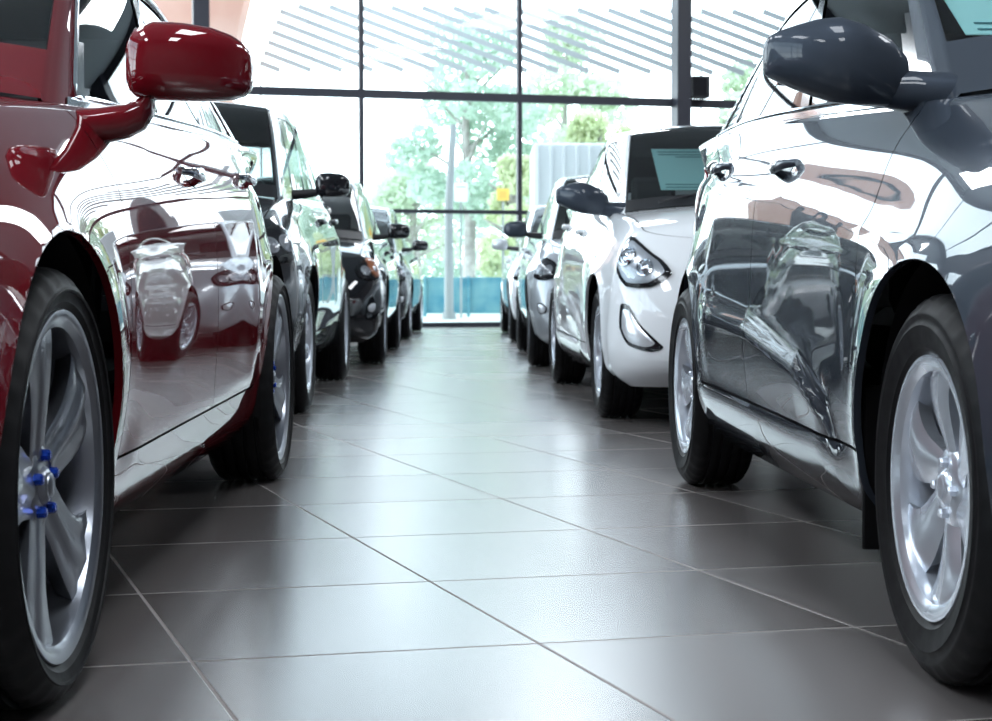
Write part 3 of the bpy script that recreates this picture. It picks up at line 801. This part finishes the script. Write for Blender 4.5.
sed_shape = Car(WB=2.72, W=.84, xF=.86, xR=-1.0, R=.320, Ra=.37, zb=.22, track=.85, tw=.205, zr=1.50, step=.04,
    zs=[(-3.8, 1.00), (-3.3, 1.04), (-2.6, 1.05), (-1.5, 1.01), (-.5, .965), (0., .92), (.45, .84), (.85, .73)],
    cowl=-.30, head=-1.22, deck=-3.15, rtop=-2.55, seamA=-.46, seamB=-1.52, seamD=-2.45, shins=.13, ytop=.54, hips=.02,
    creases=[([(-3.3, .90), (.3, .74)], .012, .03, .14, -3.4, .4, .5), ([(-2.3, .40), (-.4, .34)], .012, .03, .05, -2.3, -.4, .2)])
sed_shape.rimR = .225; sed_shape.mx, sed_shape.my, sed_shape.mz = -.54, .81, .0

c = make_car(red_shape, 'sedan', M['red'], 'five', 'boxy', rot=(.0, .3), chrome_belt='full', view=1, lamp='amber')
place(c, 1, (74, 702), (289, 475), red_shape, 'dark red metallic sedan with blue lug nuts, nearest in the left row')
c = make_car(grey_shape, 'sedan', M['grey'], 'six', 'swept', M['mirror_grey'], rot=(.0, .45), chrome_belt='line', view=-1)
grey_car = c
place(c, -1, (918, 680), (679, 483), acc_shape, 'grey metallic compact sedan with silver six-spoke wheels, nearest in the right row')
flap = MB(); flap.box((-.372, -.74, .30), (.012, .17, .30), .004); flap.build('mud_flap', M['liner'], c)
c = make_car(acc_shape, 'sedan', M['white'], 'six', 'swept', M['mirror_grey'], rot=(.2, .5), view=-1)
place(c, -1, (596, 417), (553, 384), acc_shape, 'white compact sedan with black wing mirror and a blue-green sheet in its windshield')
white_car = c
c = make_car(suv_shape, 'crossover_car', M['graphite'], 'seven', 'std', M['black'], view=1, detail=False, lamp='plain')
place(c, 1, (311, 412), (346, 381), suv_shape, 'tall dark car parked directly behind the red sedan')
c = make_car(sed_shape, 'sedan', M['black'], 'seven', 'std', M['black'], view=1, detail=False, lamp='amber')
place(c, 1, (386, 363.5), (401, 348), sed_shape, 'black sedan with an orange turn signal in its headlight, third in the left row')
c = make_car(sed_shape, 'sedan', M['graphite'], 'seven', 'std', M['black'], view=1, detail=False, lamp='plain')
place(c, 1, (411, 339), (422, 331.5), sed_shape, 'dark sedan farthest along the left row, next to the glass wall')
c = make_car(sed_shape, 'sedan', M['silver'], 'seven', 'std', M['mirror_grey'], view=-1, detail=False, lamp='plain')
place(c, -1, (528, 366.5), (517, 351), sed_shape, 'silver sedan standing directly behind the white car')
c = make_car(sed_shape, 'sedan', M['white'], 'seven', 'std', M['silver'], view=-1, detail=False, lamp='plain')
place(c, -1, (509, 341), (501, 333), sed_shape, 'pale sedan farthest along the right row, next to the glass wall')

# ------------------------------------------------------------------ room
def struct(name, mb, m, parent=None, smooth=False):
    o = mb.build(name, m, parent, smooth=smooth)
    if parent is None: o['kind'] = 'structure'
    return o
SL = .264; YW = 23.132
def wl(x, dy=0, z=0): return (x, YW+SL*x+dy, z)
XL, XR_, YB, CZ = -9., 12., -9., 6.6
fl = MB(); yl, yr = YW+SL*XL, YW+SL*XR_
fl.add([(XL, YB, 0), (XR_, YB, 0), (XR_, yr, 0), (XL, yl, 0)], [(0, 1, 2, 3)]); fl.add([(XL, YB, -.2), (XR_, YB, -.2), (XR_, yr, -.2), (XL, yl, -.2)], [(3, 2, 1, 0)])
struct('floor', fl, M['floor'])
cl = MB(); cl.add([(XL, YB, CZ), (XR_, YB, CZ), (XR_, yr, CZ), (XL, yl, CZ)], [(3, 2, 1, 0)]); cl.add([(XL, YB, CZ+.2), (XR_, YB, CZ+.2), (XR_, yr, CZ+.2), (XL, yl, CZ+.2)], [(0, 1, 2, 3)])
struct('ceiling', cl, M['ceil'])
b = MB(); b.box(((XL+XR_)/2, YB-.1, CZ/2), (XR_-XL+.4, .2, CZ)); struct('wall_back', b, M['wall'])
b = MB(); b.box((XR_+.1, (YB+yr)/2, CZ/2), (.2, yr-YB, CZ)); struct('wall_right', b, M['wall'])
# left wall: low parapet, header and piers round four windows
b = MB(); LY0, LY1 = -4., yl-2
b.box((XL-.1, (YB+yl)/2, .35), (.2, yl-YB, .7)); b.box((XL-.1, (YB+yl)/2, 6.2), (.2, yl-YB, .8))
b.box((XL-.1, (YB+LY0)/2, 3.25), (.2, LY0-YB, 5.1)); b.box((XL-.1, (LY1+yl)/2, 3.25), (.2, yl-LY1, 5.1))
struct('wall_left', b, M['wall'])
wn = 1
nb = 6
for i in range(nb):
    y0 = LY0+(LY1-LY0)*i/nb; y1 = LY0+(LY1-LY0)*(i+1)/nb; b = MB()
    for (yy, w) in ((y0, .14), (y1, .14), ((y0+y1)/2, .06)): b.box((XL-.1, yy, 3.25), (.14, w, 5.1))
    for zz in (.72, 2.4, 4.1, 5.78): b.box((XL-.1, (y0+y1)/2, zz), (.10, y1-y0, .08))
    f = struct(f'window_{wn}', b, M['winframe']); p = MB(); p.add([(XL-.1, y0, .7), (XL-.1, y1, .7), (XL-.1, y1, 5.8), (XL-.1, y0, 5.8)], [(0, 1, 2, 3)]); p.build('pane', M['pane'], f, smooth=False); wn += 1
# glass end wall
mx = [-3.90, -1.839, .3236, 2.643]
while mx[0]-2.15 > XL: mx.insert(0, mx[0]-2.15)
while mx[-1]+2.25 < XR_: mx.append(mx[-1]+2.25)
mx = [XL]+mx+[XR_]; ang = math.atan(SL)
rotw = Matrix.Rotation(ang, 3, 'Z')
for i in range(len(mx)-1):
    a, c_ = mx[i], mx[i+1]; b = MB(); L = (c_-a)*math.hypot(1, SL); mid = (a+c_)/2
    b.box(wl(a, 0, CZ/2), (.062, .10, CZ), 0, rotw)
    for zz, h in ((.03, .07), (1.60, .055), (3.19, .115), (4.92, .055), (6.5, .2)): b.box(wl(mid, 0, zz), (L, .09, h), 0, rotw)
    f = struct(f'window_{wn}', b, M['winframe']); p = MB(); p.add([wl(a), wl(c_), wl(c_, 0, CZ), wl(a, 0, CZ)], [(0, 1, 2, 3)]); p.build('pane', M['pane'], f, smooth=False); wn += 1
for k, xx in enumerate((-3.90, 2.643)):
    b = MB(); b.box(wl(xx, -.12, CZ/2), (.21, .26, CZ), 0, rotw); struct(f'trim_{k+1}', b, M['winframe'])
sp = MB(); sp.box((0, 0, 0), (.27, .20, .31), .012, rotw); o = sp.build('loudspeaker', M['plastic']); o.location = wl(2.90, -.16, 3.19+.2125)
tag(o, 'small black box standing on the window rail beside the dark post', 'speaker')
g2 = MB(); g2.box((0, -.104, 0), (.22, .008, .26), .003, rotw); g2.build('speaker_grille', M['trimblack'], o)

# ceiling lamps (area lights in fixtures)
for ix, x in enumerate((-4.6, .8, 6.2)):
    for iy, y in enumerate(((-5, 1., 7., 13., 18.), (-5, 1., 19.), (7., 13., 19.))[ix]):
        b = MB(); b.box((0, 0, .045), (1.46, 3.1, .07), .01); o = b.build('ceiling_light', M['fixture']); o.location = (x, y, CZ-.45)
        tag(o, 'long flat lamp panel hanging under the showroom ceiling', 'ceiling light', 'lamp panels under the ceiling')
        w = MB()
        for yy in (-1.2, 1.2): w.box((0, yy, .26), (.02, .02, .37))
        w.build('hanger', M['fixture'], o)
        ld = bpy.data.lights.new('lamp', 'AREA'); ld.shape = 'RECTANGLE'; ld.size = 1.38; ld.size_y = 3.0; ld.energy = 190; ld.color = (.90, .95, 1.0)
        lo = bpy.data.objects.new('lamp', ld); C.objects.link(lo); lo.parent = o; lo.location = (0, 0, -.01)

# price sheets behind the windshields
sheet = mat('sheet_print', (.48, .92, .94), .5); 
def paper(root, car, y, label, lift=0.):
    nt = sheet.node_tree
    m = MB(); a = Vector((car.cowl-.33, y, float(car._zs(car.cowl))+.14+lift)); d = Vector((-.56, 0, .36)).normalized()
    up = d; n = Vector((d.z, 0, -d.x))*1.0
    def quad(u0, u1, v0, v1, h): return [tuple(a+Vector((0, u, 0))+up*v+n*h) for u, v in ((u0, v0), (u1, v0), (u1, v1), (u0, v1))]
    m.add(quad(-.22, .22, 0, .44, 0), [(0, 1, 2, 3)]); m.add(quad(-.22, .22, 0, .44, -.002), [(3, 2, 1, 0)])
    o = m.build('price_sheet', sheet, None, smooth=False)
    t = MB()
    for v0, w in ((.40, .19), (.37, .19), (.345, .10), (.05, .19), (.02, .19)): t.add(quad(-w, w, v0, v0+.008, .0015), [(0, 1, 2, 3)])
    t.build('printed_line', mat('print_dark', (.03, .18, .22), .6), o, smooth=False)
    o.location = root.location; o.rotation_euler = root.rotation_euler
    tag(o, label, 'sign'); return o
paper(white_car, acc_shape, -.20, 'blue-green printed sheet standing inside the windshield of the white sedan')

paper(grey_car, acc_shape, -.31, 'blue-green printed sheet standing inside the windshield of the grey sedan', .03)

# ------------------------------------------------------------------ outside
grass = mat('outside_ground', (.45, .50, .42), .9); col_noise(grass, .6, (.58, .66, .58), (.78, .80, .78))
g = MB(); g.add([(-60, 20, -.03), (60, 20, -.03), (60, 110, -.03), (-60, 110, -.03)], [(0, 1, 2, 3)])
for k in range(1): pass
gr = g.build('ground', grass, smooth=False); gr['kind'] = 'structure'
# ground must start beyond the glass: cut its near edge along the wall
me = gr.data; me.vertices[0].co = (XL-40, YW+SL*(XL-40)+.1, -.03); me.vertices[1].co = (60, YW+SL*60+.1, -.03)
leafm = []
for nm, c1, c2 in (('leaf_pale_green', (.50, .60, .45), (.68, .75, .60)), ('leaf_blue_green', (.46, .60, .50), (.64, .74, .64)), ('leaf_yellow_green', (.60, .67, .42), (.72, .77, .54))):
    m = mat(nm, c1, .7); col_noise(m, 1.3, c1, c2); nt = m.node_tree
    tr = nt.nodes.new('ShaderNodeBsdfTranslucent'); tr.inputs[0].default_value = (*c2, 1); mx_ = nt.nodes.new('ShaderNodeMixShader'); mx_.inputs[0].default_value = .45
    out = nt.nodes['Material Output']; nt.links.new(bsdf(m).outputs[0], mx_.inputs[1]); nt.links.new(tr.outputs[0], mx_.inputs[2]); nt.links.new(mx_.outputs[0], out.inputs[0]); leafm.append(m)
bark = mat('pale_bark', (.35, .33, .30), .9); col_noise(bark, 6, (.28, .26, .24), (.45, .43, .40))
def leaves(blobs, n, size):
    m = MB(); vs = []; fs = []
    tot = sum(b[3]**2 for b in blobs)
    for (cx, cy, cz, r, sq) in blobs:
        k = int(.64*n*r*r/tot)
        d = rng.normal(size=(k, 3)); d /= np.linalg.norm(d, axis=1, keepdims=True); rr = r*(.55+.5*rng.random(k)**.6)
        c0 = np.array((cx, cy, cz))+d*rr[:, None]*[1, 1, sq]
        for p in c0:
            a = rng.normal(size=3); a /= np.linalg.norm(a); b = np.cross(a, rng.normal(size=3)); b /= np.linalg.norm(b); s_ = size*(.6+.8*rng.random())
            i = len(vs); vs += [tuple(p-a*s_), tuple(p+b*s_*.5), tuple(p+a*s_), tuple(p-b*s_*.5)]; fs.append((i, i+1, i+2, i+3))
    m.add(vs, fs); return m
def tree(name, x, y, h, r, mt, n, label, group=None, open_=.0):
    root = empty(name, (x, y, -.03)); tag(root, label, 'tree', group)
    t = MB(); t.tube([(0, 0, 0), (.05, 0, h*.3), (-.05, .05, h*.6), (0, 0, h*.9)], [.16, .13, .09, .03], 10)
    for k in range(9):
        a = 2*PI*k/9*2.4; z = h*(.35+.05*k); t.tube([(0, 0, z), (r*.3*math.cos(a), r*.3*math.sin(a), z+h*.06), (r*.7*math.cos(a), r*.7*math.sin(a), z+h*.12)], [.06, .04, .015], 6)
    t.build('trunk', bark, root)
    blobs = []
    for k in range(22):
        a = random.uniform(0, 2*PI); f = random.uniform(0, 1); z = h*(.30+.66*f); rad = r*math.sin(PI*(.22+.68*f))*random.uniform(.35, .8)
        blobs.append((rad*math.cos(a), rad*math.sin(a), z, r*random.uniform(.24, .40), .75))
    leaves(blobs, n, .085).build('foliage', leafm[mt], root, smooth=False)
def at(px, py, Y):   # point at horizontal distance Y seen in that pixel
    return ((px-496)/F_PX*Y, Y, CAM_H+(HORIZON-py)/F_PX*Y)
for px_, Y_, h_, r_, mt_, n_, lab in ((468, 36, 6.4, 1.75, 1, 15000, 'tall blue-green tree left of centre outside the glass wall'),
        (566, 41, 7.2, 1.7, 0, 14000, 'tall pale green tree right of centre outside the glass wall'),
        (600, 35, 4.4, 1.1, 2, 8000, 'yellow-green tree outside, above the white site cabin'),
        (745, 34, 5.2, 1.2, 0, 6000, 'pale tree outside, right of the dark post'),
        (415, 42, 3.6, 1.5, 0, 8000, 'low pale green tree outside, above the left row of cars'),
        (515, 32.3, 3.3, .9, 2, 7000, 'small yellow-green tree outside, behind the central window bar')):
    p = at(px_, 0, Y_); tree('deciduous_tree', p[0], Y_, h_, r_, mt_, n_, lab)
hd = empty('hedge', (0, 0, 0)); 
bl = [(at(380+16*k, 0, 47)[0], 47+random.uniform(-.3, .3), random.uniform(.3, 1.5), random.uniform(.5, .8), .8) for k in range(20)]+[(at(380+16*k, 0, 47)[0], 47, .5, .8, .9) for k in range(20)]
bpy.data.objects.remove(hd)
bl += [(at(396+9*k, 0, 49)[0], 49.6+random.uniform(-.3, .3), random.uniform(1.6, 3.6) if k < 22 else random.uniform(1.6, 4.6), random.uniform(.5, .8), .8) for k in range(34)]
o = leaves(bl, 30000, .085).build('hedge', leafm[1], smooth=False); tag(o, 'loose pale green hedge outside behind the trees', 'hedge', kind='stuff')
# teal boarding, pole, signs, white container, diagonal stripes
teal = mat('teal_board', (.05, .25, .30), .6); col_noise(teal, 2.2, (.04, .20, .27), (.16, .34, .36))
b = MB(); x0 = at(425, 0, 31)[0]; x1 = at(512, 0, 31)[0]
nbd = 8; tb = empty('teal_fence', ((x0+x1)/2, 31, -.03)); tag(tb, 'low teal board fence outside at the foot of the glass wall', 'fence')
for k in range(2):
    w_ = (x1-x0)/2; b = MB(); b.box(((k-.5)*w_, 0, .40), (w_-.03, .04, .68), .008); b.build('board_panel', teal, tb)
for k in range(3): b = MB(); b.box(((k-1)*(x1-x0)/2, -.04, .38), (.06, .06, .76), .008); b.build('post', teal, tb)
pole_m = mat('pale_pole', (.34, .36, .36), .6)
p = at(449, 325, 29); b = MB(); b.tube([(0, 0, 0), (0, 0, 2.0), (.08, 0, 3.4)], [.085, .075, .06], 14); o = b.build('pole', pole_m); o.location = (p[0], 29, -.03)
tag(o, 'pale round pole outside in front of the trees', 'pole'); b = MB(); b.tube([(0, 0, 0), (0, 0, .12)], [.13, .12], 14); b.build('pole_base', pole_m, o)
p = at(461, 193, 30); b = MB(); b.box((0, 0, 0), (.24, .03, .34), .01); o = b.build('notice_board', mat('white_board', (.85, .86, .84), .6)); o.location = p
b = MB(); b.box((0, .04, -1.1), (.04, .04, 2.4)); b.build('post', pole_m, o); b = MB(); b.box((0, -.017, .1), (.18, .005, .02)); b.build('stripe', pole_m, o)
tag(o, 'small white notice board outside beside the pole', 'sign')
p = at(503, 195, 30); b = MB(); b.box((0, 0, 0), (.22, .03, .22), .01); o = b.build('warning_sign', mat('yellow_board', (.85, .55, .12), .6)); o.location = p
b = MB(); b.box((0, .04, -1.1), (.04, .04, 2.3)); b.build('post', pole_m, o); b = MB(); b.box((0, -.017, 0), (.12, .005, .12)); b.build('sign_face', mat('orange_face', (.85, .45, .10), .6), o)
tag(o, 'small yellow sign outside left of the central window bar', 'sign')
cont = mat('container_white', (.74, .76, .78), .5)
xa, _, zt = at(533, 142, 28); xb = at(640, 0, 28)[0]; b = MB(); b.box(((xb-xa)/2, 1.2, zt/2), (xb-xa, 2.4, zt), .03)
o = b.build('site_cabin', cont); o.location = (xa, 28, -.03); tag(o, 'white ribbed site cabin outside behind the white sedan', 'cabin')
k = 0
while xa+.08+k*.22 < xb: b = MB(); b.box((.08+k*.22, -.02, zt/2), (.05, .05, zt-.1), .01); b.build('wall_rib', cont, o); k += 1
# diagonal stripes high in the glass wall, built as slats added outside
slat = mat('pale_slat', (.58, .59, .60), .6); b = MB(); Ya = 26.5
def seg(p, q):
    a_ = Vector(at(p[0], p[1], Ya)); c_ = Vector(at(q[0], q[1], Ya)); d = c_-a_; L = d.length
    rot = Matrix.Rotation(-math.atan2(d.z, d.x), 3, 'Y'); b.box(tuple((a_+c_)/2), (L, .05, .085), 0, rot)
for k in range(-6, 30):
    sx = 300+30.7*k; x0_, y0_ = sx, 9.; x1_, y1_ = sx+63/.38, 72.
    # left edge line from (283,12) to (262,64)
    t = 0
    if k < 0:
        # intersection with the slanted left edge x = 284-(y-9)*.40
        yy = (284-sx+9*.40+9/.38*1)/(1/.38+.40); yy = (284+3.6-sx+9/.38)/(1/.38+.40); 
        if yy > 71: continue
        if yy > 9: x0_, y0_ = sx+(yy-9)/.38, yy
    seg((x0_, y0_+max(0, k)*.35), (x1_, y1_+max(0, k)*.35))
o = b.build('stripe_slats', slat, smooth=False); tag(o, 'pale diagonal stripes, built as added slats high outside the glass wall', 'awning')
b = MB()
for px_ in (262, 700, 1150): a_ = at(px_, 40, Ya); b.box((a_[0], Ya+.05, a_[2]/2+.3), (.03, .03, a_[2]+.6))
b.build('support', mat('white_support', (.85, .87, .88), .5), o)
# salmon facade outside, top left
sal = mat('salmon_facade', (.70, .40, .32), .8); col_noise(sal, 1., (.66, .36, .28), (.74, .46, .38))
b = MB(); a0 = at(120, 0, 25.5); 
pts = [(at(120, 327, 25.5)[0], 0), (at(196, 327, 25.5)[0], 0), (at(240, 30, 25.5)[0], at(240, 30, 25.5)[2]), (at(262, -60, 25.5)[0], at(262, -60, 25.5)[2]), (at(120, -60, 25.5)[0], at(262, -60, 25.5)[2])]
b.add([(x, 25.5, z) for x, z in pts]+[(x, 26.1, z) for x, z in pts], [(0, 1, 2, 3, 4), (9, 8, 7, 6, 5)]+[(i, 5+i, 5+(i+1) % 5, (i+1) % 5) for i in range(5)])
o = b.build('salmon_wing_wall', sal, smooth=False); tag(o, 'salmon-coloured slanted wall outside at the upper left', 'wall')

# ------------------------------------------------------------------ light
w = bpy.data.worlds.new('world'); bpy.context.scene.world = w; w.use_nodes = True
bg = w.node_tree.nodes['Background']; wt = w.node_tree
tc = wt.nodes.new('ShaderNodeTexCoord'); sx = wt.nodes.new('ShaderNodeSeparateXYZ'); wt.links.new(tc.outputs['Generated'], sx.inputs[0])
rp = wt.nodes.new('ShaderNodeValToRGB'); wt.links.new(sx.outputs[2], rp.inputs['Fac']); wt.links.new(rp.outputs['Color'], bg.inputs[0])
rp.color_ramp.elements[0].position = .05; rp.color_ramp.elements[0].color = (.84, .93, 1, 1)
rp.color_ramp.elements[1].position = .33; rp.color_ramp.elements[1].color = (.36, .44, .52, 1)
bg.inputs[1].default_value = 6.6
sc = bpy.context.scene
sc.view_settings.view_transform = 'Standard'; sc.view_settings.look = 'None'; sc.view_settings.gamma = 1; sc.view_settings.exposure = .2
sc.view_settings.use_curve_mapping = False
try:
    sc.cycles.use_denoising = True; sc.cycles.denoising_prefilter = 'ACCURATE'; sc.cycles.denoiser = 'OPENIMAGEDENOISE'
    sc.cycles.max_bounces = 10; sc.cycles.glossy_bounces = 6; sc.cycles.transparent_max_bounces = 24; sc.cycles.diffuse_bounces = 4
    sc.cycles.sample_clamp_indirect = 8; sc.cycles.caustics_reflective = False; sc.cycles.caustics_refractive = False
except Exception: pass
